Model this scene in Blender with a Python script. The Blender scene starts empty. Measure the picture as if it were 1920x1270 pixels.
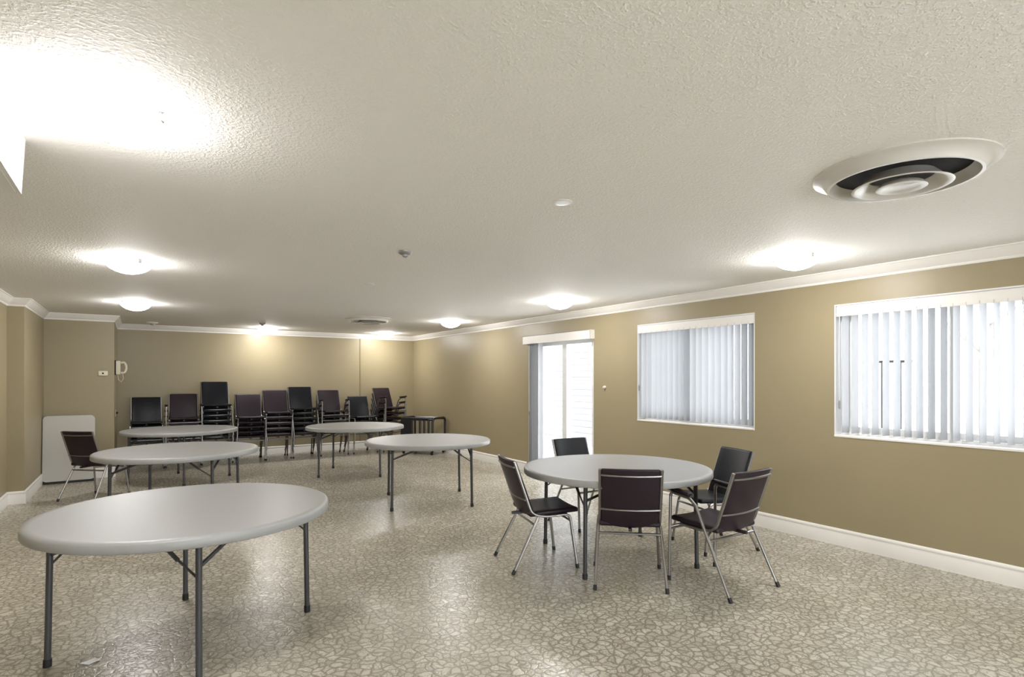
import bpy, bmesh, math, random
from mathutils import Vector, Matrix
R = math.radians
PI = math.pi
sc = bpy.context.scene
C = sc.collection
random.seed(7)

# ------------------------------------------------------------------ camera
EYE = 1.4987
cam_d = bpy.data.cameras.new('camera')
cam_d.sensor_width = 36.0
cam_d.lens = 1061.28 / 1920 * 36.0
cam_d.shift_y = (711.1 - 635.0) / 1920
cam_d.clip_start = 0.05
cam = bpy.data.objects.new('camera', cam_d)
cam.location = (0, 0, EYE)
cam.rotation_euler = (R(90), 0, R(-33.483))
C.objects.link(cam)
sc.camera = cam

# ------------------------------------------------------------------ sky and exposure
LAMP_STRENGTH = 46.0
SKY_STRENGTH = 4.7
w = bpy.data.worlds.new('overcast_sky')
sc.world = w
w.use_nodes = True
bg = w.node_tree.nodes['Background']
bg.inputs[0].default_value = (0.97, 0.965, 1.0, 1)
bg.inputs[1].default_value = SKY_STRENGTH
sc.view_settings.view_transform = 'Standard'
sc.view_settings.look = 'None'
sc.view_settings.gamma = 1.0
sc.view_settings.use_curve_mapping = False
sc.view_settings.exposure = 0.92
sc.cycles.use_denoising = True
sc.cycles.max_bounces = 8
sc.cycles.diffuse_bounces = 5
sc.cycles.transparent_max_bounces = 12
sc.cycles.caustics_reflective = False
sc.cycles.caustics_refractive = False


# ------------------------------------------------------------------ materials
def new_mat(name):
    m = bpy.data.materials.new(name)
    m.use_nodes = True
    nt = m.node_tree
    b = nt.nodes['Principled BSDF']
    return m, nt, b


def add(nt, t, **kw):
    n = nt.nodes.new(t)
    for k, v in kw.items():
        setattr(n, k, v)
    return n


def coords(nt, scale=(1, 1, 1)):
    tc = add(nt, 'ShaderNodeTexCoord')
    mp = add(nt, 'ShaderNodeMapping')
    mp.inputs['Scale'].default_value = scale
    nt.links.new(tc.outputs['Object'], mp.inputs['Vector'])
    return mp.outputs['Vector']


def simple(name, col, rough=0.5, metal=0.0, noise=0.0, nscale=30.0, bump=0.0, bscale=200.0, spec=0.5, aniso=(1, 1, 1)):
    """one colour with a little procedural mottling and fine relief"""
    m, nt, b = new_mat(name)
    b.inputs['Roughness'].default_value = rough
    b.inputs['Metallic'].default_value = metal
    b.inputs['Specular IOR Level'].default_value = spec
    v = coords(nt, aniso)
    nz = add(nt, 'ShaderNodeTexNoise')
    nz.inputs['Scale'].default_value = nscale
    nz.inputs['Detail'].default_value = 4
    nt.links.new(v, nz.inputs['Vector'])
    mx = add(nt, 'ShaderNodeMix', data_type='RGBA')
    mx.inputs[6].default_value = [c * (1 - noise) for c in col] + [1]
    mx.inputs[7].default_value = [min(1, c * (1 + noise)) for c in col] + [1]
    nt.links.new(nz.outputs['Fac'], mx.inputs[0])
    nt.links.new(mx.outputs[2], b.inputs['Base Color'])
    if bump > 0:
        n2 = add(nt, 'ShaderNodeTexNoise')
        n2.inputs['Scale'].default_value = bscale
        n2.inputs['Detail'].default_value = 3
        nt.links.new(v, n2.inputs['Vector'])
        bp = add(nt, 'ShaderNodeBump')
        bp.inputs['Strength'].default_value = bump
        bp.inputs['Distance'].default_value = 0.004
        nt.links.new(n2.outputs['Fac'], bp.inputs['Height'])
        nt.links.new(bp.outputs['Normal'], b.inputs['Normal'])
    return m


def floor_material():
    """sheet vinyl printed with small irregular pebble-like stones"""
    m, nt, b = new_mat('pebble_vinyl')
    tc = add(nt, 'ShaderNodeTexCoord')
    nz = add(nt, 'ShaderNodeTexNoise')
    nz.inputs['Scale'].default_value = 9.0
    nz.inputs['Detail'].default_value = 3.0
    nt.links.new(tc.outputs['Object'], nz.inputs['Vector'])
    sub = add(nt, 'ShaderNodeVectorMath', operation='SUBTRACT')
    sub.inputs[1].default_value = (0.5, 0.5, 0.5)
    nt.links.new(nz.outputs['Color'], sub.inputs[0])
    scl = add(nt, 'ShaderNodeVectorMath', operation='SCALE')
    scl.inputs['Scale'].default_value = 0.09
    nt.links.new(sub.outputs[0], scl.inputs[0])
    ad = add(nt, 'ShaderNodeVectorMath', operation='ADD')
    nt.links.new(tc.outputs['Object'], ad.inputs[0])
    nt.links.new(scl.outputs[0], ad.inputs[1])
    flat = add(nt, 'ShaderNodeVectorMath', operation='MULTIPLY')
    flat.inputs[1].default_value = (1, 1, 0)
    nt.links.new(ad.outputs[0], flat.inputs[0])

    def joints(scale, lo, hi):
        vo = add(nt, 'ShaderNodeTexVoronoi', feature='DISTANCE_TO_EDGE', voronoi_dimensions='2D')
        vo.inputs['Scale'].default_value = scale
        nt.links.new(flat.outputs[0], vo.inputs['Vector'])
        mr = add(nt, 'ShaderNodeMapRange')
        mr.inputs['From Min'].default_value = lo
        mr.inputs['From Max'].default_value = hi
        nt.links.new(vo.outputs['Distance'], mr.inputs['Value'])
        return mr.outputs['Result']
    big = joints(19.0, 0.01, 0.19)
    small = joints(46.0, 0.0, 0.13)
    # the small stones only fill in here and there
    pick = add(nt, 'ShaderNodeTexNoise')
    pick.inputs['Scale'].default_value = 13.0
    nt.links.new(tc.outputs['Object'], pick.inputs['Vector'])
    pr = add(nt, 'ShaderNodeMapRange')
    pr.inputs['From Min'].default_value = 0.48
    pr.inputs['From Max'].default_value = 0.60
    nt.links.new(pick.outputs['Fac'], pr.inputs['Value'])
    mx = add(nt, 'ShaderNodeMath', operation='MAXIMUM')
    nt.links.new(small, mx.inputs[0])
    nt.links.new(pr.outputs['Result'], mx.inputs[1])
    face = add(nt, 'ShaderNodeMath', operation='MULTIPLY')
    nt.links.new(big, face.inputs[0])
    nt.links.new(mx.outputs[0], face.inputs[1])
    cell = add(nt, 'ShaderNodeTexVoronoi', voronoi_dimensions='2D')
    cell.inputs['Scale'].default_value = 19.0
    nt.links.new(flat.outputs[0], cell.inputs['Vector'])
    stone = add(nt, 'ShaderNodeMix', data_type='RGBA')
    stone.inputs[6].default_value = (0.47, 0.43, 0.35, 1)
    stone.inputs[7].default_value = (0.63, 0.59, 0.495, 1)
    sx = add(nt, 'ShaderNodeSeparateColor')
    nt.links.new(cell.outputs['Color'], sx.inputs[0])
    nt.links.new(sx.outputs[0], stone.inputs[0])
    col = add(nt, 'ShaderNodeMix', data_type='RGBA')
    col.inputs[6].default_value = (0.25, 0.225, 0.175, 1)
    nt.links.new(face.outputs[0], col.inputs[0])
    nt.links.new(stone.outputs[2], col.inputs[7])
    # scuffs and soil
    sl = add(nt, 'ShaderNodeTexNoise')
    sl.inputs['Scale'].default_value = 1.3
    sl.inputs['Detail'].default_value = 5.0
    nt.links.new(tc.outputs['Object'], sl.inputs['Vector'])
    soil = add(nt, 'ShaderNodeMix', data_type='RGBA', blend_type='MULTIPLY')
    soil.inputs[7].default_value = (0.84, 0.83, 0.80, 1)
    smr = add(nt, 'ShaderNodeMapRange')
    smr.inputs['From Min'].default_value = 0.4
    smr.inputs['From Max'].default_value = 0.75
    nt.links.new(sl.outputs['Fac'], smr.inputs['Value'])
    nt.links.new(smr.outputs['Result'], soil.inputs[0])
    nt.links.new(col.outputs[2], soil.inputs[6])
    nt.links.new(soil.outputs[2], b.inputs['Base Color'])
    b.inputs['Roughness'].default_value = 0.27
    b.inputs['Specular IOR Level'].default_value = 0.55
    bp = add(nt, 'ShaderNodeBump')
    bp.inputs['Strength'].default_value = 0.22
    bp.inputs['Distance'].default_value = 0.0025
    nt.links.new(face.outputs[0], bp.inputs['Height'])
    nt.links.new(bp.outputs['Normal'], b.inputs['Normal'])
    return m


def ceiling_material():
    """off-white stippled plaster"""
    m, nt, b = new_mat('stippled_ceiling')
    tc = add(nt, 'ShaderNodeTexCoord')
    b.inputs['Base Color'].default_value = (0.86, 0.84, 0.80, 1)
    b.inputs['Roughness'].default_value = 0.75
    b.inputs['Specular IOR Level'].default_value = 0.25
    n1 = add(nt, 'ShaderNodeTexNoise')
    n1.inputs['Scale'].default_value = 80.0
    n1.inputs['Detail'].default_value = 2.5
    nt.links.new(tc.outputs['Object'], n1.inputs['Vector'])
    mr = add(nt, 'ShaderNodeMapRange')
    mr.inputs['From Min'].default_value = 0.45
    mr.inputs['From Max'].default_value = 0.7
    nt.links.new(n1.outputs['Fac'], mr.inputs['Value'])
    bp = add(nt, 'ShaderNodeBump')
    bp.inputs['Strength'].default_value = 0.32
    bp.inputs['Distance'].default_value = 0.006
    nt.links.new(mr.outputs['Result'], bp.inputs['Height'])
    nt.links.new(bp.outputs['Normal'], b.inputs['Normal'])
    return m


def emission(name, col, strength):
    m = bpy.data.materials.new(name)
    m.use_nodes = True
    nt = m.node_tree
    nt.nodes.clear()
    e = add(nt, 'ShaderNodeEmission')
    e.inputs[0].default_value = (*col, 1)
    e.inputs[1].default_value = strength
    o = add(nt, 'ShaderNodeOutputMaterial')
    nt.links.new(e.outputs[0], o.inputs[0])
    return m


def glass_material():
    m = bpy.data.materials.new('window_glass')
    m.use_nodes = True
    nt = m.node_tree
    nt.nodes.clear()
    t = add(nt, 'ShaderNodeBsdfTransparent')
    t.inputs[0].default_value = (0.93, 0.95, 0.95, 1)
    g = add(nt, 'ShaderNodeBsdfGlossy')
    g.inputs['Roughness'].default_value = 0.02
    lw = add(nt, 'ShaderNodeLayerWeight')
    lw.inputs['Blend'].default_value = 0.5
    pw = add(nt, 'ShaderNodeMath', operation='POWER')
    pw.inputs[1].default_value = 5.0
    nt.links.new(lw.outputs['Facing'], pw.inputs[0])
    f = add(nt, 'ShaderNodeMath', operation='MULTIPLY_ADD')
    f.inputs[1].default_value = 0.9
    f.inputs[2].default_value = 0.04
    nt.links.new(pw.outputs[0], f.inputs[0])
    mx = add(nt, 'ShaderNodeMixShader')
    o = add(nt, 'ShaderNodeOutputMaterial')
    nt.links.new(f.outputs[0], mx.inputs[0])
    nt.links.new(t.outputs[0], mx.inputs[1])
    nt.links.new(g.outputs[0], mx.inputs[2])
    nt.links.new(mx.outputs[0], o.inputs[0])
    return m


def vane_material():
    """white vinyl blind vane that lets some daylight through"""
    m = bpy.data.materials.new('blind_vinyl')
    m.use_nodes = True
    nt = m.node_tree
    b = nt.nodes['Principled BSDF']
    b.inputs['Base Color'].default_value = (0.50, 0.505, 0.515, 1)
    b.inputs['Roughness'].default_value = 0.45
    t = add(nt, 'ShaderNodeBsdfTranslucent')
    t.inputs[0].default_value = (0.6, 0.62, 0.65, 1)
    mx = add(nt, 'ShaderNodeMixShader')
    mx.inputs[0].default_value = 0.36
    o = nt.nodes['Material Output']
    nt.links.new(b.outputs[0], mx.inputs[1])
    nt.links.new(t.outputs[0], mx.inputs[2])
    nt.links.new(mx.outputs[0], o.inputs[0])
    return m


M = {
    'floor': floor_material(),
    'ceiling': ceiling_material(),
    'wall': simple('tan_wall_paint', (0.315, 0.264, 0.160), 0.40, noise=0.03, nscale=3.0, bump=0.10, bscale=160, spec=0.4),
    'trim': simple('white_trim_paint', (0.80, 0.775, 0.73), 0.4, noise=0.02, nscale=8),
    'table': simple('grey_white_plastic', (0.312, 0.314, 0.308), 0.40, noise=0.03, nscale=90, bump=0.06, bscale=500),
    'folded': simple('warm_white_plastic', (0.50, 0.49, 0.45), 0.45, noise=0.03, nscale=90, bump=0.06, bscale=500),
    'leg': simple('grey_powder_coat', (0.045, 0.045, 0.049), 0.42, noise=0.1, nscale=60, metal=0.0),
    'rubber': simple('black_rubber', (0.012, 0.012, 0.012), 0.6, noise=0.15, nscale=60),
    'chrome': simple('satin_steel', (0.31, 0.30, 0.29), 0.36, metal=1.0, noise=0.06, nscale=40),
    'black': simple('black_vinyl', (0.006, 0.007, 0.010), 0.38, noise=0.2, nscale=40, bump=0.12, bscale=350, spec=0.25),
    'burgundy': simple('burgundy_vinyl', (0.019, 0.0105, 0.0155), 0.44, noise=0.2, nscale=40, bump=0.12, bscale=350, spec=0.3),
    'white': simple('white_enamel', (0.80, 0.79, 0.77), 0.3, noise=0.01, nscale=10),
    'vent': simple('off_white_vent_enamel', (0.66, 0.635, 0.59), 0.25, noise=0.01, nscale=10),
    'vinyl': simple('white_window_vinyl', (0.78, 0.79, 0.80), 0.35, noise=0.02, nscale=10),
    'ivory': simple('ivory_plastic', (0.72, 0.66, 0.52), 0.4, noise=0.02, nscale=30),
    'dark': simple('dark_duct', (0.004, 0.004, 0.006), 0.8, noise=0.1, nscale=10),
    'blackmetal': simple('black_enamelled_steel', (0.012, 0.012, 0.014), 0.35, noise=0.1, nscale=30),
    'grey': simple('grey_metal', (0.30, 0.29, 0.28), 0.4, metal=0.4, noise=0.08, nscale=40),
    'paper': simple('white_paper', (0.8, 0.8, 0.78), 0.8, noise=0.03, nscale=30),
    'siding': simple('grey_siding', (0.24, 0.245, 0.255), 0.6, noise=0.05, nscale=4, aniso=(1, 1, 12)),
    'ground': simple('pale_frosted_ground', (0.80, 0.80, 0.79), 0.9, noise=0.08, nscale=2.5),
    'bark': simple('grey_bark', (0.20, 0.19, 0.18), 0.9, noise=0.2, nscale=18, bump=0.4, bscale=40),
    'lamp': emission('lit_lamp_glass', (1.0, 0.98, 0.975), LAMP_STRENGTH),
    'glass': glass_material(),
    'vane': vane_material(),
}


# ------------------------------------------------------------------ mesh helpers
class MB:
    """collects shapes and links them as one mesh object"""

    def __init__(s):
        s.bm = bmesh.new()

    def box(s, a, b, bevel=0.0, seg=2):
        lo = [min(a[i], b[i]) for i in range(3)]
        hi = [max(a[i], b[i]) for i in range(3)]
        mat = Matrix.Translation([(lo[i] + hi[i]) / 2 for i in range(3)]) @ Matrix.Diagonal([hi[i] - lo[i] for i in range(3)] + [1])
        r = bmesh.ops.create_cube(s.bm, size=1.0, matrix=mat)
        if bevel > 0:
            es = list({e for v in r['verts'] for e in v.link_edges})
            bmesh.ops.bevel(s.bm, geom=es, offset=bevel, segments=seg, affect='EDGES', profile=0.5)
        return s

    def loft(s, rings, caps=True, close=True):
        vs = [[s.bm.verts.new(p) for p in r] for r in rings]
        n = len(rings[0])
        for i in range(len(vs) - 1):
            for j in range(n if close else n - 1):
                k = (j + 1) % n
                try:
                    s.bm.faces.new((vs[i][j], vs[i][k], vs[i + 1][k], vs[i + 1][j]))
                except ValueError:
                    pass
        if caps:
            s.bm.faces.new(list(reversed(vs[0])))
            s.bm.faces.new(vs[-1])
        return s

    def tube(s, pts, r, seg=8, r2=None):
        pts = [Vector(p) for p in pts]
        n = len(pts)
        tang = []
        for i in range(n):
            if i == 0:
                t = pts[1] - pts[0]
            elif i == n - 1:
                t = pts[-1] - pts[-2]
            else:
                t = (pts[i + 1] - pts[i]).normalized() + (pts[i] - pts[i - 1]).normalized()
            tang.append(t.normalized())
        up = Vector((1, 0, 0)) if abs(tang[0].x) < 0.8 else Vector((0, 0, 1))
        u = tang[0].cross(up).normalized()
        rings = []
        for i in range(n):
            u = (u - tang[i] * u.dot(tang[i])).normalized()
            v = tang[i].cross(u)
            rr = r if r2 is None else r + (r2 - r) * i / (n - 1)
            rings.append([pts[i] + u * rr * math.cos(a) + v * rr * math.sin(a)
                          for a in [2 * PI * k / seg + PI / seg for k in range(seg)]])
        return s.loft(rings)

    def lathe(s, prof, seg=48, c=(0, 0), caps=False):
        """prof: (radius, z) pairs; radius 0 closes to a point"""
        rows = []
        for r, z in prof:
            if r < 1e-6:
                rows.append([s.bm.verts.new((c[0], c[1], z))])
            else:
                rows.append([s.bm.verts.new((c[0] + r * math.cos(2 * PI * k / seg), c[1] + r * math.sin(2 * PI * k / seg), z)) for k in range(seg)])
        for a, b in zip(rows, rows[1:]):
            for k in range(seg):
                j = (k + 1) % seg
                if len(a) == 1:
                    s.bm.faces.new((a[0], b[j], b[k]))
                elif len(b) == 1:
                    s.bm.faces.new((a[k], a[j], b[0]))
                else:
                    s.bm.faces.new((a[k], a[j], b[j], b[k]))
        return s

    def prism(s, outline, d):
        """outline: list of 3-D points, d: extrusion vector"""
        d = Vector(d)
        return s.loft([[Vector(p) for p in outline], [Vector(p) + d for p in outline]])

    def mesh(s, name, mat, smooth=40):
        bmesh.ops.recalc_face_normals(s.bm, faces=s.bm.faces[:])
        me = bpy.data.meshes.new(name)
        s.bm.to_mesh(me)
        s.bm.free()
        me.materials.append(M[mat] if isinstance(mat, str) else mat)
        if smooth:
            me.polygons.foreach_set('use_smooth', [True] * len(me.polygons))
            me.set_sharp_from_angle(angle=R(smooth))
        return me

    def build(s, name, mat, parent=None, smooth=40):
        return link(name, s.mesh(name, mat, smooth), parent)


def link(name, me, parent=None):
    o = bpy.data.objects.new(name, me)
    C.objects.link(o)
    if parent is not None:
        o.parent = parent
    return o


def tag(o, label, cat, group=None):
    o['label'] = label
    o['category'] = cat
    if group:
        o['group'] = group
    return o


def thing(name, label, cat, loc=(0, 0, 0), rz=0.0, group=None):
    o = link(name, None)
    o.empty_display_size = 0.1
    o.location = loc
    o.rotation_euler = (0, 0, rz)
    return tag(o, label, cat, group)


def struct(o):
    o['kind'] = 'structure'
    return o


def fillet(pts, rad, n=4):
    """round the inner corners of a polyline"""
    pts = [Vector(p) for p in pts]
    out = [pts[0]]
    for i in range(1, len(pts) - 1):
        a, b, c = pts[i - 1], pts[i], pts[i + 1]
        d1, d2 = (a - b), (c - b)
        r = min(rad, d1.length * 0.45, d2.length * 0.45)
        p, q = b + d1.normalized() * r, b + d2.normalized() * r
        for k in range(n + 1):
            t = k / n
            out.append((1 - t) ** 2 * p + 2 * t * (1 - t) * b + t * t * q)
    out.append(pts[-1])
    return out


# ------------------------------------------------------------------ the room
XR, YB, ZC = 5.275, 12.08, 2.47          # right wall, back wall, ceiling
XL, XJ, XA = -1.30, -1.14, -0.30         # left wall, its jog, return of the alcove
YJ, YA, YF = 8.94, 10.62, -3.0           # jog, alcove wall, wall behind the camera
TH = 0.22

struct(MB().box((XL - 0.3, YF - 0.2, -0.1), (XR + TH, YB + 0.2, 0)).build('floor', 'floor', smooth=0))
struct(MB().box((XL - 0.3, YF - 0.2, ZC), (XR + TH, YB + 0.2, ZC + 0.1)).build('ceiling', 'ceiling', smooth=0))
struct(MB().box((XA - 0.12, YB, 0), (XR + TH, YB + 0.15, ZC)).build('wall_back', 'wall', smooth=0))
struct(MB().box((XL - 0.15, YF, 0), (XL, YJ, ZC)).build('wall_left', 'wall', smooth=0))
struct(MB().box((XL - 0.15, YJ, 0), (XJ, YA, ZC)).build('wall_left_jog', 'wall', smooth=0))
struct(MB().box((XL - 0.15, YA, 0), (XA, YA + 0.12, ZC)).build('wall_alcove', 'wall', smooth=0))
struct(MB().box((XA - 0.12, YA + 0.12, 0), (XA, YB, ZC)).build('wall_return', 'wall', smooth=0))
# unseen wide glazing added in the wall behind the camera to brighten the ceiling
FX0, FX1, FZ = -0.9, 4.9, 2.20
struct(MB().box((XL - 0.15, YF - 0.15, 0), (FX0, YF, ZC)).box((FX1, YF - 0.15, 0), (XR + TH, YF, ZC)).box((FX0, YF - 0.15, FZ), (FX1, YF, ZC)).build('wall_front', 'wall', smooth=0))
root = struct(link('window_added_daylight', None))
nb = 4
for k in range(nb + 1):
    x = FX0 + (FX1 - FX0) * k / nb
    MB().box((x - 0.03, YF - 0.10, 0.06), (x + 0.03, YF - 0.04, FZ - 0.06)).build('mullion', 'vinyl', root, 0)
    if k < nb:
        MB().box((x + 0.03, YF - 0.075, 0.06), (x + (FX1 - FX0) / nb - 0.03, YF - 0.070, FZ - 0.06)).build('pane', 'glass', root, 0)
MB().box((FX0, YF - 0.11, 0), (FX1, YF - 0.03, 0.06)).build('window_sill', 'vinyl', root, 0)
MB().box((FX0, YF - 0.11, FZ - 0.06), (FX1, YF - 0.03, FZ)).build('head_rail', 'vinyl', root, 0)

# openings in the right wall: (y0, y1, z0, z1)
W1 = (0.96, 2.672, 0.975, 2.172)
W2 = (3.466, 5.10, 0.972, 2.182)
D1 = (5.923, 7.49, 0.0, 2.172)
mb = MB()
ys = [YF, W1[0], W1[1], W2[0], W2[1], D1[0], D1[1], YB]
for i in range(0, 8, 2):
    mb.box((XR, ys[i], 0), (XR + TH, ys[i + 1], ZC))
for o in (W1, W2, D1):
    mb.box((XR, o[0], o[3]), (XR + TH, o[1], ZC))
    if o[2] > 0:
        mb.box((XR, o[0], 0), (XR + TH, o[1], o[2]))
struct(mb.build('wall_right', 'wall', smooth=0))

# crown moulding and baseboards run along the inside of the walls (polyline, clockwise seen from above)
poly = [(XL, YF), (XL, YJ), (XJ, YJ), (XJ, YA), (XA, YA), (XA, YB), (XR, YB), (XR, YF)]
CROWN = [(0, -0.098), (0.006, -0.098), (0.012, -0.088), (0.012, -0.078), (0.022, -0.070), (0.046, -0.040), (0.060, -0.020), (0.066, -0.012), (0.074, -0.010), (0.074, 0), (0, 0)]
BASE = [(0, 0), (0.016, 0), (0.016, 0.105), (0.012, 0.113), (0.012, 0.120), (0.015, 0.126), (0.015, 0.136), (0.010, 0.146), (0.004, 0.152), (0, 0.152)]


def seg_normal(a, b):
    d = (Vector(b) - Vector(a)).normalized()
    return Vector((d.y, -d.x))          # inward for this direction of travel


def mitre(i):
    n = len(poly)
    n1 = seg_normal(poly[i - 1], poly[i])
    n2 = seg_normal(poly[i], poly[(i + 1) % n])
    return (n1 + n2) / (1 + n1.dot(n2))


def run(name, a, b, ma, mb_, prof, z0, mat='trim'):
    rings = []
    for p, m in ((Vector(a), ma), (Vector(b), mb_)):
        rings.append([(p.x + m.x * d, p.y + m.y * d, z0 + z) for d, z in prof])
    return struct(MB().loft(rings).build(name, mat, smooth=35))


sides = ['left', 'left_step', 'left_jog', 'alcove', 'return', 'back', 'right']
for i in range(7):
    run('trim_%d' % (i + 1), poly[i], poly[i + 1], mitre(i), mitre(i + 1), CROWN, ZC)
    if i < 6:
        run('baseboard_' + sides[i], poly[i], poly[i + 1], mitre(i), mitre(i + 1), BASE, 0.0)
nr = Vector((-1, 0))
run('baseboard_right', (XR, YB), (XR, D1[1] + 0.04), mitre(6), nr, BASE, 0.0)
run('baseboard_right_near', (XR, D1[0] - 0.04), (XR, YF), nr, mitre(7), BASE, 0.0)
run('trim_8', poly[7], poly[0], mitre(7), mitre(0), CROWN, ZC)
# panel joint running down the back wall
struct(MB().box((4.02, YB - 0.008, 0.15), (4.045, YB + 0.001, ZC - 0.09), 0.002, 1).build('trim_9', simple('tan_joint_strip', (0.22, 0.17, 0.09), 0.5, noise=0.05), smooth=0))


# ------------------------------------------------------------------ windows, patio door
def window(name, o, split):
    y0, y1, z0, z1 = o
    x0 = XR + 0.10                      # the frame sits back in the opening
    root = struct(link(name, None))
    f = MB()
    t = 0.045
    f.box((x0, y0, z0), (x0 + 0.09, y0 + t, z1)).box((x0, y1 - t, z0), (x0 + 0.09, y1, z1))
    f.box((x0, y0 + t, z0), (x0 + 0.09, y1 - t, z0 + t)).box((x0, y0 + t, z1 - t), (x0 + 0.09, y1 - t, z1))
    f.build('window_frame', 'vinyl', root, 0)
    ym = y0 + (y1 - y0) * split
    for k, (a, b, xx) in enumerate(((ym - 0.03, y1 - t, x0 + 0.012), (y0 + t, ym + 0.03, x0 + 0.05))):
        s = MB()
        q = 0.05
        s.box((xx, a, z0 + t), (xx + 0.03, a + q, z1 - t)).box((xx, b - q, z0 + t), (xx + 0.03, b, z1 - t))
        s.box((xx, a + q, z0 + t), (xx + 0.03, b - q, z0 + t + q)).box((xx, a + q, z1 - t - q), (xx + 0.03, b - q, z1 - t))
        so = s.build('sash', 'vinyl', root, 0)
        MB().box((xx + 0.012, a + q, z0 + t + q), (xx + 0.016, b - q, z1 - t - q)).build('pane', 'glass', so, 0)
    # white plastered reveal: jamb liners, head and sill board
    l = 0.012
    MB().box((XR + 0.002, y0, z0 + l), (x0, y0 + l, z1 - l)).build('jamb', 'vinyl', root, 0)
    MB().box((XR + 0.002, y1 - l, z0 + l), (x0, y1, z1 - l)).build('jamb', 'vinyl', root, 0)
    MB().box((XR + 0.002, y0, z1 - l), (x0, y1, z1)).build('head_jamb', 'vinyl', root, 0)
    MB().box((XR - 0.006, y0, z0), (x0, y1, z0 + 0.018), 0.003, 1).build('window_sill', 'trim', root, 0)
    return root


window('window_1', W1, 0.5)
window('window_2', W2, 0.5)


def vane_mesh(h, wd=0.089):
    # slightly curved vinyl strip, thin but solid
    n = 5
    f, b = [], []
    for k in range(n):
        t = k / (n - 1) - 0.5
        y = 0.006 * (1 - 4 * t * t)
        f.append((t * wd, y + 0.0009, 0))
        b.append((t * wd, y - 0.0009, 0))
    return MB().prism(f + b[::-1], (0, 0, -h)).mesh('vane', 'vane', 60)


def blind(o, label, ang, first, last, step, xin=0.045, bunch=None, drop=0.028):
    y0, y1, z0, z1 = o
    root = thing('vertical_blind', label, 'blind', (XR, (y0 + y1) / 2, z0))
    inv = Matrix.Translation(-Vector(root.location))
    vz = z1 - 0.095
    me = vane_mesh(vz - z0 - drop)

    def child(ob):
        ob.location = Vector(ob.location) - Vector(root.location)
        return ob
    ys_ = []
    y = first
    while y > last:
        ys_.append((y, ang + random.uniform(-2.5, 2.5)))
        y -= step
    if bunch:
        ys_ = bunch
    for y, a in ys_:
        v = link('vane', me, root)
        v.location = (XR + xin, y, vz + 0.012)
        # local x runs across the vane; a = turn away from lying flat along the wall
        v.rotation_euler = (0, 0, R(-90 + a))
        child(v)
    hr = MB().box((XR + 0.012, y0 + 0.016, z1 - 0.055), (XR + 0.085, y1 - 0.016, z1 - 0.016), 0.004, 1).build('head_rail', 'vinyl', root, 0)
    child(hr)
    return root, child


def valance(root, child, y0, y1, z0, z1, xf, xb=None):
    v = MB().box((xf, y0, z0), (xf + 0.006, y1, z1), 0.001, 1)
    v.box((xf, y0, z1 - 0.006), (xb, y1, z1)).box((xf, y0, z0), (xb, y0 + 0.006, z1)).box((xf, y1 - 0.006, z0), (xb, y1, z1))
    child(v.build('valance', 'trim', root, 0))


def wand(root, child, x, y, z1, z0):
    child(MB().tube([(x, y, z1), (x, y + 0.004, (z0 + z1) / 2), (x, y, z0)], 0.0025, 6).build('control_cord', 'vinyl', root))
    wt = MB().lathe([(0, 0.0), (0.007, 0.004), (0.009, 0.05), (0.005, 0.075), (0, 0.078)], 10).build('cord_weight', 'grey', root)
    wt.location = Vector((x, y, z0 - 0.07)) - Vector(root.location)


r, ch = blind(W1, 'white vertical blind with open vanes in the near window at the right edge', 80, W1[1] - 0.075, W1[0] + 0.05, 0.083)
valance(r, ch, W1[0] + 0.014, W1[1] - 0.014, W1[3] - 0.108, W1[3] - 0.014, XR + 0.004, XR + 0.085)
wand(r, ch, XR + 0.004 - 0.012, W1[1] - 0.05, W1[3] - 0.108, 1.30)
r, ch = blind(W2, 'white vertical blind in the window behind the round table with chairs', 79, W2[1] - 0.075, W2[0] + 0.05, 0.083)
valance(r, ch, W2[0] + 0.014, W2[1] - 0.014, W2[3] - 0.108, W2[3] - 0.014, XR + 0.004, XR + 0.085)
wand(r, ch, XR - 0.008, W2[1] - 0.04, W2[3] - 0.108, 1.42)

# patio door: fixed frame, two glazed panels, aluminium sill
root = struct(link('door_1', None))
y0, y1, z0, z1 = D1
x0 = XR + 0.09
t = 0.05
MB().box((x0, y0, 0), (x0 + 0.12, y0 + t, z1)).box((x0, y1 - t, 0), (x0 + 0.12, y1, z1)).box((x0, y0 + t, z1 - t), (x0 + 0.12, y1 - t, z1)).build('door_frame', 'vinyl', root, 0)
MB().box((XR - 0.01, y0, 0), (x0 + 0.14, y1, 0.03), 0.006, 1).build('threshold', 'grey', root, 0)
ym = (y0 + y1) / 2
for a, b, xx, nm in ((ym - 0.06, y1 - t, x0 + 0.065, 'fixed_panel'), (y0 + t, ym + 0.04, x0 + 0.015, 'sliding_panel')):
    q = 0.10
    s = MB().box((xx, a, 0.03), (xx + 0.04, a + q, z1 - t)).box((xx, b - q, 0.03), (xx + 0.04, b, z1 - t))
    s.box((xx, a + q, 0.03), (xx + 0.04, b - q, 0.03 + 0.12)).box((xx, a + q, z1 - t - q), (xx + 0.04, b - q, z1 - t))
    so = s.build(nm, 'vinyl', root, 0)
    MB().box((xx + 0.017, a + q, 0.15), (xx + 0.022, b - q, z1 - t - q)).build('pane', 'glass', so, 0)
    if nm == 'sliding_panel':
        MB().tube(fillet([(xx, a + 0.035, 0.95), (xx - 0.04, a + 0.035, 0.97), (xx - 0.04, a + 0.035, 1.15), (xx, a + 0.035, 1.17)], 0.02), 0.008, 8).build('door_handle', 'vinyl', so)
l = 0.012
for ya in (y0, y1 - l):
    MB().box((XR + 0.002, ya, 0.03), (x0, ya + l, z1 - l)).build('jamb', 'vinyl', root, 0)
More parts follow.
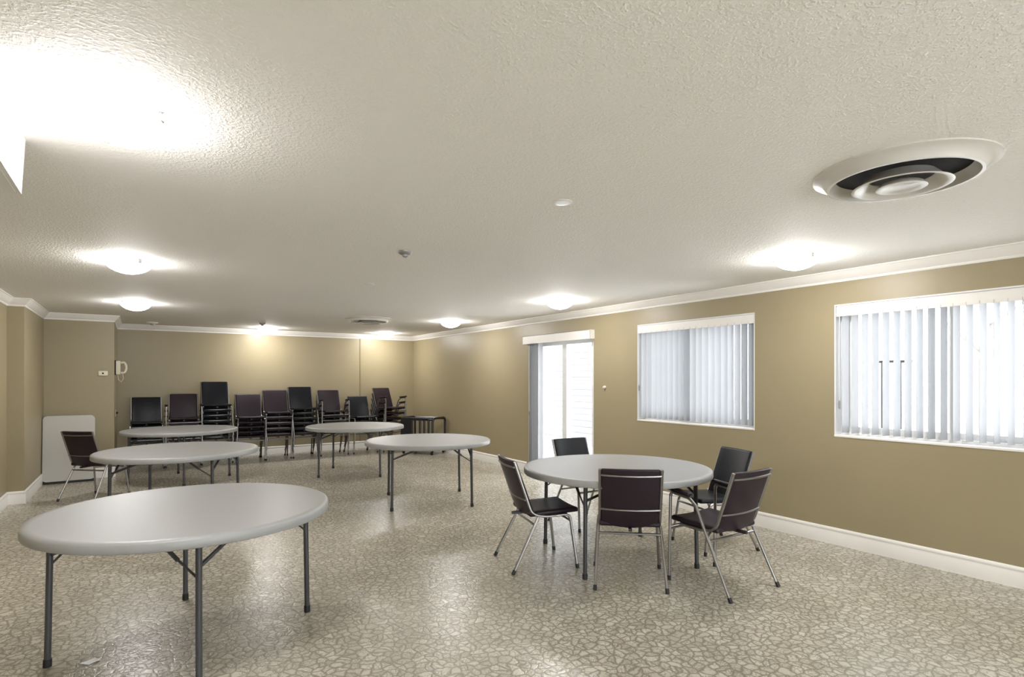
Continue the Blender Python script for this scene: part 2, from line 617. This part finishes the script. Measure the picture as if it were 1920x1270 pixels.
MB().box((XR + 0.002, y0, z1 - l), (x0, y1, z1)).build('head_jamb', 'vinyl', root, 0)

# vanes drawn together at the far side of the door
bn = [(y1 - 0.05 - 0.021 * k, 84 + random.uniform(-5, 4)) for k in range(13)]
r, ch = blind((y0, y1, 0.02, z1), 'white vertical blind drawn aside at the patio door', 85, 0, 1, 1, xin=0.02, bunch=bn, drop=0.03)
valance(r, ch, y0 - 0.02, y1 + 0.05, z1 - 0.115, z1 + 0.012, XR - 0.085, XR)
wand(r, ch, XR - 0.055, y1 - 0.10, z1 - 0.1, 0.98)

# ------------------------------------------------------------------ outdoors, seen through the glass
struct(MB().box((-30, -40, -0.40), (40, 40, -0.15)).build('ground', 'ground', smooth=0))
root = struct(link('wall_neighbour', None))
MB().box((9.3, 8.4, -0.15), (9.45, 16.0, 4.2)).build('wall_core', 'siding', root, 0)
pm = MB().prism([(9.3, 8.38, 0), (9.272, 8.38, 0), (9.288, 8.38, 0.155), (9.3, 8.38, 0.155)], (0, 7.64, 0)).mesh('plank', 'siding', 0)
for k in range(28):
    p = link('plank', pm, root)
    p.location.z = -0.15 + 0.155 * k
# dark garden frame and bare tree beyond the near window
g = thing('garden_frame', 'dark metal garden frame standing outdoors beyond the near window', 'frame', (9.0, 3.6, -0.15))
for dy, top in ((0.28, 1.92), (0.05, 1.92)):
    MB().tube([(0, dy, 0), (0, dy, top)], 0.022, 8).build('post', 'leg', g)
MB().tube([(0, 0.40, 1.90), (0, -0.10, 1.90)], 0.022, 8).build('top_rail', 'blackmetal', g)
MB().box((-0.05, -0.26, 0), (0.05, -0.12, 1.55), 0.01, 1).build('panel', 'grey', g, 0)
tr = thing('bare_tree', 'bare grey tree outdoors beyond the near window', 'tree', (10.5, 3.15, -0.15))
MB().tube([(0, 0, -0.1), (0.03, 0.02, 1.2), (-0.02, -0.03, 2.6), (0.05, 0.05, 4.2)], 0.10, 8, 0.03).build('trunk', 'bark', tr)
for k in range(7):
    a = k * 2.4
    z = 1.7 + 0.33 * k
    MB().tube([(0, 0, z), (0.5 * math.cos(a), 0.5 * math.sin(a), z + 0.45), (0.8 * math.cos(a + .2), 0.8 * math.sin(a + .2), z + 1.1)], 0.035, 6, 0.008).build('branch', 'bark', tr)

# ------------------------------------------------------------------ round folding tables
TR, TZ = 0.761, 0.758


def table_parts():
    P = []
    prof = [(0, TZ - 0.004), (TR - 0.060, TZ - 0.004), (TR - 0.045, TZ - 0.001), (TR - 0.024, TZ), (TR - 0.012, TZ - 0.002), (TR - 0.004, TZ - 0.007), (TR - 0.001, TZ - 0.014),
            (TR, TZ - 0.047), (TR - 0.003, TZ - 0.052), (TR - 0.009, TZ - 0.054), (TR - 0.030, TZ - 0.054), (TR - 0.036, TZ - 0.040), (0, TZ - 0.040)]
    P.append(('tabletop', MB().lathe(prof, 96).mesh('tabletop', 'table', 50), None))
    rl, rf = 0.640, 0.652
    zt = TZ - 0.041
    for k in range(4):
        a = k * PI / 2
        top = Vector((rl * math.cos(a), rl * math.sin(a), zt))
        foot = Vector((rf * math.cos(a), rf * math.sin(a), 0.0))
        d = foot - top
        leg = MB().tube([top, top + d * 0.985], 0.0155, 12).mesh('leg', 'leg')
        cap = MB().tube([top + d * 0.945, foot], 0.0195, 12).mesh('foot_cap', 'rubber')
        P.append(('leg', leg, ('foot_cap', cap)))
        # two braces per leg, running towards the neighbouring legs
        for sgn in (-1, 1):
            b = a + PI + sgn * PI / 4
            dv = Vector((math.cos(b), math.sin(b), 0))
            p0 = top + d * (0.19 if sgn < 0 else 0.27)
            p2 = Vector((top.x, top.y, zt - 0.004)) + dv * (0.33 if sgn < 0 else 0.25)
            if sgn < 0:
                P.append(('brace', MB().tube(fillet([p0, p2 + Vector((0, 0, -0.022)) - dv * 0.05, p2], 0.03), 0.0105, 8).mesh('brace', 'leg'), None))
            else:
                mid = p0.lerp(p2, 0.48) + Vector((0, 0, -0.008))
                link_ = MB().tube([mid, p2], 0.0105, 8).mesh('brace', 'leg')
                rod = MB().tube([p0, mid + (p2 - mid) * 0.12], 0.006, 8).mesh('link_rod', 'leg')
                P.append(('brace', link_, ('link_rod', rod)))
    # steel rails under the top
    for sgn in (-1, 1):
        P.append(('under_rail', MB().box((-0.40, sgn * 0.24 - 0.014, zt - 0.024), (0.40, sgn * 0.24 + 0.014, zt + 0.001), 0.004, 1).mesh('under_rail', 'leg', 0), None))
    return P


TP = table_parts()


def round_table(x, y, ang, label, scale=1.0):
    t = thing('round_table', label, 'table', (x, y, 0), R(ang), 'round folding tables')
    for nm, me, sub in TP:
        o = link(nm, me, t)
        if sub:
            link(sub[0], sub[1], o)
    t.scale = (scale, scale, 1)
    return t


round_table(0.260, 3.782, -1.0, 'large grey-white round folding table nearest the camera at lower left')
round_table(3.397, 3.533, -63.7 + 90, 'round folding table with five chairs around it near the windows', 1.03)
round_table(2.990, 6.389, 26.0, 'bare round folding table in mid room in front of the patio door')
round_table(2.917, 8.958, 15.8, 'bare round folding table close to the chair stacks at centre')
round_table(0.368, 6.928, 23.0, 'bare round folding table right behind the nearest table at left')
round_table(0.538, 9.733, 0.0, 'rearmost round folding table at left in front of the black-backed stack')


# ------------------------------------------------------------------ chairs
# local axes: x across, y forward, origin on the floor midway between the feet
CW = 0.235
YR, YFR = -0.265, 0.265


def padded(lx, ly, lz, bev, nx=6, ny=2):
    mb = MB()
    mb.box((-lx / 2, -ly / 2, -lz / 2), (lx / 2, ly / 2, lz / 2), bev, 3)
    es = [e for e in mb.bm.edges if abs((e.verts[0].co - e.verts[1].co).x) > lx * 0.5]
    bmesh.ops.subdivide_edges(mb.bm, edges=es, cuts=nx, use_grid_fill=True)
    return mb


def seat_mesh(mat):
    mb = padded(0.445, 0.415, 0.042, 0.018)
    for v in mb.bm.verts:
        x, y, z = v.co
        # dished seat with a waterfall front, rising a little to the front
        dip = 0.010 * (1 - (x / 0.222) ** 2) if z > 0 else 0
        front = max(0.0, (y - 0.15) / 0.08)
        v.co = Vector((x, y + 0.083, z + 0.450 - dip + 0.05 * y - 0.012 * front ** 2))
    return mb.mesh('seat', mat, 60)


BT, BB = 0.862, 0.440                      # top and bottom of the back
TILT = 0.150 / (BT - BB)


def back_y(z):
    return YR + 0.015 + (BT - z) * TILT


def back_mesh(mat):
    h = BT - BB
    mb = padded(0.415, 0.034, h, 0.012)
    for v in mb.bm.verts:
        x, y, z = v.co
        z2 = z + (BT + BB) / 2
        sag = -0.028 * (1 - min(1, (x / 0.2075) ** 2)) if z < -h * 0.3 else 0     # rounded lower edge
        curve = -0.020 * (1 - (x / 0.2075) ** 2)
        v.co = Vector((x, y + back_y(z2) + curve + 0.008, z2 + sag))
    return mb.mesh('backrest', mat, 60)


def bar(z, off, w_=0.212):
    pts = []
    for k in range(9):
        x = -w_ + 2 * w_ * k / 8
        pts.append((x, back_y(z) - 0.020 * (1 - (x / 0.2075) ** 2) - off, z - 0.004 * (1 - (x / w_) ** 2)))
    return pts


def chair_parts(mat, arms):
    P = [('seat', seat_mesh(mat), None), ('backrest', back_mesh(mat), None)]
    for z in (0.815, 0.555):
        P.append(('back_rail', MB().tube(bar(z, 0.014), 0.0085, 6).mesh('back_rail', 'chrome'), None))
    P.append(('screw_strip', MB().box((-0.012, -0.20, 0.405), (0.012, 0.2, 0.425)).mesh('screw_strip', 'blackmetal', 0), None))
    for s in (-1, 1):
        x = s * CW
        xb = s * 0.216
        ybot = back_y(0.44)
        if arms:
            post = fillet([(xb, back_y(BT - 0.004) , BT - 0.004), (xb, ybot - 0.005, 0.445), (xb, ybot + 0.10, 0.418), (xb, 0.20, 0.424)], 0.05)
            fr = [(s * 0.268, YFR, 0.012), (s * 0.262, YFR - 0.01, 0.645)]
            rr = [(s * 0.275, YR, 0.012), (s * 0.262, 0.03, 0.600)]
            armt = fillet([(s * 0.262, YFR - 0.012, 0.630), (s * 0.262, YFR - 0.02, 0.662), (s * 0.262, 0.09, 0.645), (s * 0.262, 0.022, 0.588)], 0.05, 5)
            P.append(('arm_tube', MB().tube(armt, 0.0115, 8).mesh('arm_tube', 'chrome'), None))
            pad = MB().box((s * 0.262 - 0.024, 0.075, 0.662), (s * 0.262 + 0.024, YFR + 0.012, 0.690), 0.010, 2)
            for v in pad.bm.verts:
                v.co.z += (v.co.y - 0.17) * 0.10
            P.append(('armrest', pad.mesh('armrest', mat, 60), None))
            for p_, q_ in (((s * 0.262, YFR - 0.008, 0.40), (s * 0.20, YFR - 0.05, 0.418)), ((s * 0.267, -0.075, 0.40), (s * 0.20, -0.05, 0.415))):
                P.append(('bracket', MB().tube([p_, q_], 0.009, 8).mesh('bracket', 'chrome'), None))
            sx = 0.266
        else:
            post = fillet([(xb, back_y(BT - 0.004), BT - 0.004), (xb, ybot - 0.005, 0.445), (xb, ybot + 0.10, 0.418), (xb + s * 0.004, 0.19, 0.424)], 0.05)
            fr = fillet([(xb + s * 0.004, 0.10, 0.420), (s * 0.224, YFR - 0.055, 0.428), (s * 0.250, YFR, 0.012)], 0.05)
            fr = list(reversed(fr))
            rr = [(s * 0.250, YR, 0.012), (s * 0.224, -0.055, 0.420)]
            sx = 0.228
        P.append(('back_post', MB().tube(post, 0.0115, 8).mesh('back_post', 'chrome'), None))
        for pth in (fr, rr):
            p0, p1 = Vector(pth[0]), Vector(pth[1])
            dd = (p1 - p0).normalized()
            cap = MB().tube([p0 - dd * 0.012 / dd.z, p0 + dd * 0.022], 0.0145, 8).mesh('foot_cap', 'rubber')
            P.append(('leg', MB().tube(pth, 0.0115, 8).mesh('leg', 'chrome'), ('foot_cap', cap)))
    # cross stretchers under the seat
    if arms:
        P.append(('stretcher', MB().tube([(-0.263, YFR - 0.006, 0.385), (0.263, YFR - 0.006, 0.385)], 0.009, 8).mesh('stretcher', 'chrome'), None))
        P.append(('stretcher', MB().tube([(-0.266, -0.082, 0.365), (0.266, -0.082, 0.365)], 0.009, 8).mesh('stretcher', 'chrome'), None))
    else:
        P.append(('stretcher', MB().tube([(-0.227, YFR - 0.046, 0.372), (0.227, YFR - 0.046, 0.372)], 0.009, 8).mesh('stretcher', 'chrome'), None))
        P.append(('stretcher', MB().tube([(-0.228, -0.088, 0.362), (0.228, -0.088, 0.362)], 0.009, 8).mesh('stretcher', 'chrome'), None))
    return P


CP = {(m_, a_): chair_parts(m_, a_) for m_ in ('black', 'burgundy') for a_ in (False, True)}


def chair(x, y, facing, label, mat, arms=False, z=0.0, group=None, caps=True):
    """facing: world angle in degrees the sitter looks to"""
    t = thing('stacking_chair', label, 'chair', (x, y, z), R(facing - 90), group)
    for nm, me, sub in CP[(mat, arms)]:
        o = link(nm, me, t)
        if sub and caps:
            link(sub[0], sub[1], o)
    return t


G = 'chairs around the round table'
chair(2.725, 3.775, -15.9, 'dark burgundy armless chair at the left side of the windows-side table', 'burgundy', group=G)
chair(3.075, 3.060, 48.0, 'dark burgundy armless chair seen squarely from behind at the round table', 'burgundy', group=G)
chair(3.580, 2.615, 90.0, 'dark burgundy armchair with padded arms, nearest the camera at the round table', 'burgundy', True, group=G)
chair(4.330, 3.250, 163.0, 'black vinyl chair facing left at the table side next to the baseboard', 'black', group=G)
chair(3.865, 4.500, -93.0, 'black vinyl chair on the far side of the table before the patio door', 'black', group=G)
chair(-0.450, 8.850, 48.0, 'lone burgundy chair beside the white folded table at left', 'burgundy')

ORD = ['leftmost stack', 'second stack from the left', 'third stack from the left', 'fourth stack from the left', 'fifth stack from the left',
       'sixth stack from the left', 'third stack from the right', 'second stack from the right', 'rightmost stack']
NTH = ['topmost', 'second from the top', 'third from the top', 'fourth from the top', 'fifth from the top', 'sixth from the top', 'seventh from the top']
# (x of the back's middle, height of the top back, how many, colour, arms, facing)
STACKS = [(0.125, 1.185, 4, 'black', False, -90), (0.680, 1.235, 5, 'burgundy', True, -92), (1.170, 1.450, 7, 'black', False, -90),
          (1.725, 1.215, 5, 'burgundy', False, -90), (2.200, 1.285, 5, 'burgundy', False, -90), (2.660, 1.345, 6, 'black', False, -90),
          (3.210, 1.275, 5, 'burgundy', True, -88), (3.810, 1.145, 4, 'black', False, -86), (4.320, 1.310, 5, 'burgundy', True, -72)]
for i, (sx, top, n, mat, arms, fac) in enumerate(STACKS):
    pitch = (top - BT) / (n - 1)
    f = Vector((math.cos(R(fac)), math.sin(R(fac))))
    for k in range(n):
        # the top chair's back stands at y = 11.55; each chair sits a little further forward than the one below
        off = 0.25 + 0.016 * k - 0.016 * (n - 1)
        x_, y_ = sx + f.x * off, 11.62 + f.y * off
        word = ('black' if mat == 'black' else 'burgundy') if k == n - 1 else 'dark'
        chair(x_, y_, fac, '%s vinyl chair, %s in the %s' % (word, NTH[n - 1 - k], ORD[i]), mat, arms, pitch * k,
              'chairs stacked along the back wall', caps=(k == 0))

# ------------------------------------------------------------------ folded table leaning in the alcove
t = thing('folded_table', 'white folded table standing on edge against the alcove wall at left', 'table', (-0.835, 10.40, 0))


def rrect(x0, x1, z0, z1, r, y):
    pts = []
    for cx, cz, a0 in ((x1 - r, z1 - r, 0), (x0 + r, z1 - r, 90), (x0 + r, z0 + r, 180), (x1 - r, z0 + r, 270)):
        for k in range(5):
            a = R(a0 + 22.5 * k)
            pts.append((cx + r * math.cos(a), y, cz + r * math.sin(a)))
    return pts


lean = 0.075
for yy in (-0.04, 0.012):
    p = MB().prism(rrect(-0.295, 0.305, 0.026, 0.965, 0.055, yy), (0, 0.040, 0))
    for v in p.bm.verts:
        v.co.y += v.co.z * lean
    p.build('table_half', 'folded', t)
MB().box((-0.29, -0.050, 0.0), (0.30, 0.055, 0.030), 0.004, 1).build('foot_and_shadow', 'rubber', t, 0)  # black bottom edge and the shadow under it, put into one dark strip
MB().box((-0.25, 0.002, 0.93), (0.25, 0.008, 0.955)).build('hinge', 'grey', t, 0).location.y = lean * 0.94

# ------------------------------------------------------------------ black rack in the far right corner
t = thing('metal_rack', 'low black metal rack with rounded end frame near the far right corner', 'rack', (4.83, 10.55, 0), R(-57))
for s in (-1, 1):
    x = 0.36 * s
    MB().tube(fillet([(x, -0.24, 0.07), (x, -0.24, 0.72), (x, 0.24, 0.72), (x, 0.24, 0.07)], 0.09, 6), 0.023, 8).build('end_frame', 'blackmetal', t)
for yy in (-0.24, 0.24):
    MB().tube([(-0.36, yy, 0.70), (0.36, yy, 0.70)], 0.024, 8).build('top_rail', 'blackmetal', t)
    MB().tube([(-0.36, yy, 0.10), (0.36, yy, 0.10)], 0.016, 8).build('bottom_rail', 'blackmetal', t)
MB().box((-0.37, -0.262, 0.10), (-0.10, -0.222, 0.735), 0.006, 1).build('side_panel', 'blackmetal', t, 0)
MB().box((-0.37, -0.264, 0.675), (0.28, -0.226, 0.735), 0.008, 1).build('top_panel', 'blackmetal', t, 0)
for x in (0.07, 0.17, 0.27):
    MB().tube([(x, -0.24, 0.10), (x, -0.24, 0.70)], 0.022, 8).build('bar', 'blackmetal', t)
MB().box((-0.36, -0.24, 0.085), (0.36, 0.24, 0.11), 0.004, 1).build('base_shelf', 'blackmetal', t, 0)
for x in (-0.33, 0.33):
    for yy in (-0.22, 0.22):
        MB().tube([(x - 0.012, yy, 0.036), (x + 0.012, yy, 0.036)], 0.036, 14).build('caster', 'rubber', t)

# ------------------------------------------------------------------ ceiling lamps
LP = [(-0.075, 2.50, 'dome ceiling lamp nearest the camera at upper left'), (-0.06, 5.62, 'dome ceiling lamp second along the left row'), (-0.02, 8.62, 'dome ceiling lamp third along the left row'),
      (4.36, 2.50, 'dome ceiling lamp above the near window at right'), (4.37, 5.53, 'dome ceiling lamp between the patio door and window, right row'),
      (4.40, 8.52, 'dome ceiling lamp third along the right row'), (4.38, 11.45, 'dome ceiling lamp close to the far right corner'), (2.05, 11.45, 'dome ceiling lamp near the middle of the back wall')]
LR = 0.165
pan_me = MB().lathe([(0, ZC), (LR - 0.002, ZC), (LR - 0.002, ZC - 0.010), (LR - 0.012, ZC - 0.013), (0, ZC - 0.013)], 40).mesh('pan', 'white')
dome_me = MB().lathe([(LR - 0.012, ZC - 0.012), (LR - 0.001, ZC - 0.015), (LR, ZC - 0.026), (LR - 0.008, ZC - 0.042), (LR - 0.030, ZC - 0.064), (LR - 0.066, ZC - 0.085), (LR - 0.105, ZC - 0.098), (0.03, ZC - 0.104), (0, ZC - 0.105)], 40).mesh('glass_dome', 'lamp', 80)
clip_me = MB().box((LR - 0.010, -0.013, ZC - 0.036), (LR + 0.007, 0.013, ZC - 0.004), 0.003, 1).mesh('clip', 'grey', 0)
for i, (x, y, lab) in enumerate(LP):
    t = thing('ceiling_lamp', 'lit ' + lab, 'ceiling lamp', (x, y, 0), R(20 + 37 * i), 'dome ceiling lamps')
    link('pan', pan_me, t)
    link('glass_dome', dome_me, t)
    for k in range(3):
        c = link('clip', clip_me, t)
        c.rotation_euler = (0, 0, R(120 * k + (73 if i == 0 else 0)))

# ------------------------------------------------------------------ round air diffusers
fl_me = MB().lathe([(0.365, ZC), (0.365, ZC - 0.006), (0.350, ZC - 0.012), (0.325, ZC - 0.020), (0.312, ZC - 0.040), (0.305, ZC - 0.052), (0.292, ZC - 0.052), (0.288, ZC - 0.036), (0.275, ZC - 0.012), (0.268, ZC - 0.002)], 64).mesh('outer_cone', 'vent', 50)
def cone(r1, r0, z):
    return MB().lathe([(r1, z), (r1 - 0.008, z - 0.004), (r1 - 0.03, z + 0.004), (r0, z + 0.045), (r0 + 0.004, z + 0.052), (r1 - 0.026, z + 0.012), (r1, z)], 56)
c1_me = cone(0.200, 0.130, ZC - 0.074).mesh('middle_cone', 'vent', 50)
c2_me = MB().lathe([(0, ZC - 0.076), (0.070, ZC - 0.076), (0.088, ZC - 0.084), (0.102, ZC - 0.080), (0.085, ZC - 0.06), (0, ZC - 0.03)], 48).mesh('centre_disc', 'vent', 50)
th_me = MB().lathe([(0.27, ZC - 0.003), (0, ZC - 0.003)], 40).mesh('throat_shade', 'dark', 0)  # flat near-black disc, the shade inside the duct put into its colour
for x, y, lab in ((2.97, 1.20, 'large round white air diffuser on the ceiling at upper right'), (3.094, 8.86, 'far round white air diffuser above the back tables')):
    t = thing('ceiling_vent', lab, 'air vent', (x, y, 0), 0.6, 'round air diffusers')
    link('throat_shade', th_me, t)
    link('outer_cone', fl_me, t)
    link('middle_cone', c1_me, t)
    link('centre_disc', c2_me, t)


# ------------------------------------------------------------------ small ceiling fittings
def detector(name, x, y, lab, cat, r1=0.052):
    t = thing(name, lab, cat, (x, y, 0))
    MB().lathe([(0, ZC), (r1, ZC), (r1, ZC - 0.008), (r1 * 0.86, ZC - 0.020), (r1 * 0.55, ZC - 0.028), (0, ZC - 0.028)], 28).build('base', 'grey' if name == 'heat_detector' else 'white', t)
    MB().lathe([(r1 * 0.42, ZC - 0.027), (r1 * 0.40, ZC - 0.040), (r1 * 0.22, ZC - 0.048), (0, ZC - 0.048)], 20).build('sensor_cap', 'grey', t)
    return t


detector('heat_detector', 1.694, 4.03, 'small grey heat detector in the middle of the ceiling', 'detector')
detector('heat_detector', 1.80, 10.55, 'small grey heat detector before the lamp at the back wall', 'detector')
detector('smoke_alarm', 0.21, 11.45, 'round smoke alarm on the ceiling by the alcove corner', 'smoke alarm', 0.085)
for x, y, lab in ((1.944, 2.44, 'blank white ceiling cover plate at mid ceiling'), (1.974, 5.634, 'farther blank white ceiling cover plate before the far diffuser')):
    t = tag(MB().lathe([(0, 0), (0.055, 0), (0.055, -0.002), (0.050, -0.004), (0.03, -0.005), (0, -0.005)], 32).build('cover_plate', 'white'), lab, 'cover plate', 'blank ceiling cover plates')
    t.location = (x, y, ZC)

# white box sign hanging from the ceiling at the upper left edge
t = thing('ceiling_sign_box', 'white box hanging from the ceiling at the upper left edge', 'sign box', (-0.40, 2.75, ZC))
MB().prism([(0.02, 0.26, 0), (0.02, 0.165, -0.245), (0.02, -0.50, -0.245), (0.02, -0.50, 0)], (-0.05, 0, 0)).build('housing', 'white', t, 0)
MB().box((0.005, 0.14, -0.2465), (-0.015, -0.48, -0.244)).build('bottom_strip', 'white', t, 0)

# ------------------------------------------------------------------ thermostat, intercom phone, hook, paper scrap
t = thing('thermostat', 'small ivory thermostat on the alcove wall', 'thermostat', (-0.437, YA, 1.585))
MB().box((-0.062, -0.026, -0.040), (0.062, 0.0, 0.040), 0.016, 3).build('cover', 'ivory', t)
MB().box((-0.014, -0.030, -0.010), (0.010, -0.024, 0.012), 0.002, 1).build('dial', 'dark', t, 0)

t = thing('intercom_phone', 'ivory intercom phone with handset on the wall beside the alcove corner', 'phone', (XA, 10.86, 1.57))
MB().box((0.0, -0.055, -0.005), (0.014, 0.055, 0.225), 0.003, 1).build('dark_strip', 'dark', t, 0)  # thin dark strip behind the phone body
MB().box((0.014, -0.05, 0.0), (0.075, 0.05, 0.215), 0.010, 2).build('body', 'ivory', t)
h = MB().tube(fillet([(0.080, 0, 0.185), (0.125, 0, 0.195), (0.150, 0, 0.14), (0.150, 0, 0.075), (0.125, 0, 0.025), (0.080, 0, 0.03)], 0.03, 4), 0.016, 10).build('handset', 'ivory', t)
MB().tube([(0.10, 0.01, 0.02), (0.115, 0.015, -0.06), (0.085, 0.015, -0.12), (0.05, 0.01, -0.08), (0.04, 0.005, 0.0)], 0.004, 6).build('cord', 'ivory', t)

t = thing('wall_outlet', 'small wall outlet with plug low on the return wall by the stacks', 'outlet', (XA, 11.2, 0.95))
MB().box((0, -0.035, -0.055), (0.006, 0.035, 0.055), 0.002, 1).build('plate', 'ivory', t, 0)
MB().box((0.006, -0.014, -0.016), (0.035, 0.014, 0.016), 0.004, 1).build('plug', 'dark', t, 0)

t = thing('curtain_hook', 'tiny white hook on the tan wall right of the patio door', 'hook', (XR, 5.69, 1.39))
MB().tube([(0, 0, 0), (-0.02, 0, 0)], 0.020, 14).build('rosette', 'trim', t)
MB().tube([(-0.018, 0, 0), (-0.04, 0, 0)], 0.010, 12).build('peg', 'trim', t)

pts = [(0.045, 0, 0.004), (0.02, 0.028, 0.014), (-0.03, 0.02, 0.003), (-0.05, -0.006, 0.012), (-0.01, -0.024, 0.002), (0.03, -0.018, 0.010)]
mb = MB()
vs = [mb.bm.verts.new(p) for p in pts]
cv = mb.bm.verts.new((0, 0, 0.018))
for k in range(6):
    mb.bm.faces.new((vs[k], vs[(k + 1) % 6], cv))
lowv = [mb.bm.verts.new((p[0], p[1], p[2] - 0.002)) for p in pts]
for k in range(6):
    mb.bm.faces.new((vs[k], lowv[k], lowv[(k + 1) % 6], vs[(k + 1) % 6]))
mb.bm.faces.new(lowv)
p = tag(mb.build('paper_scrap', 'paper', smooth=0), 'small white paper scrap on the floor under the nearest table', 'paper scrap')
p.location = (-0.207, 3.722, 0)
p.scale = (0.9, 0.9, 0.9)
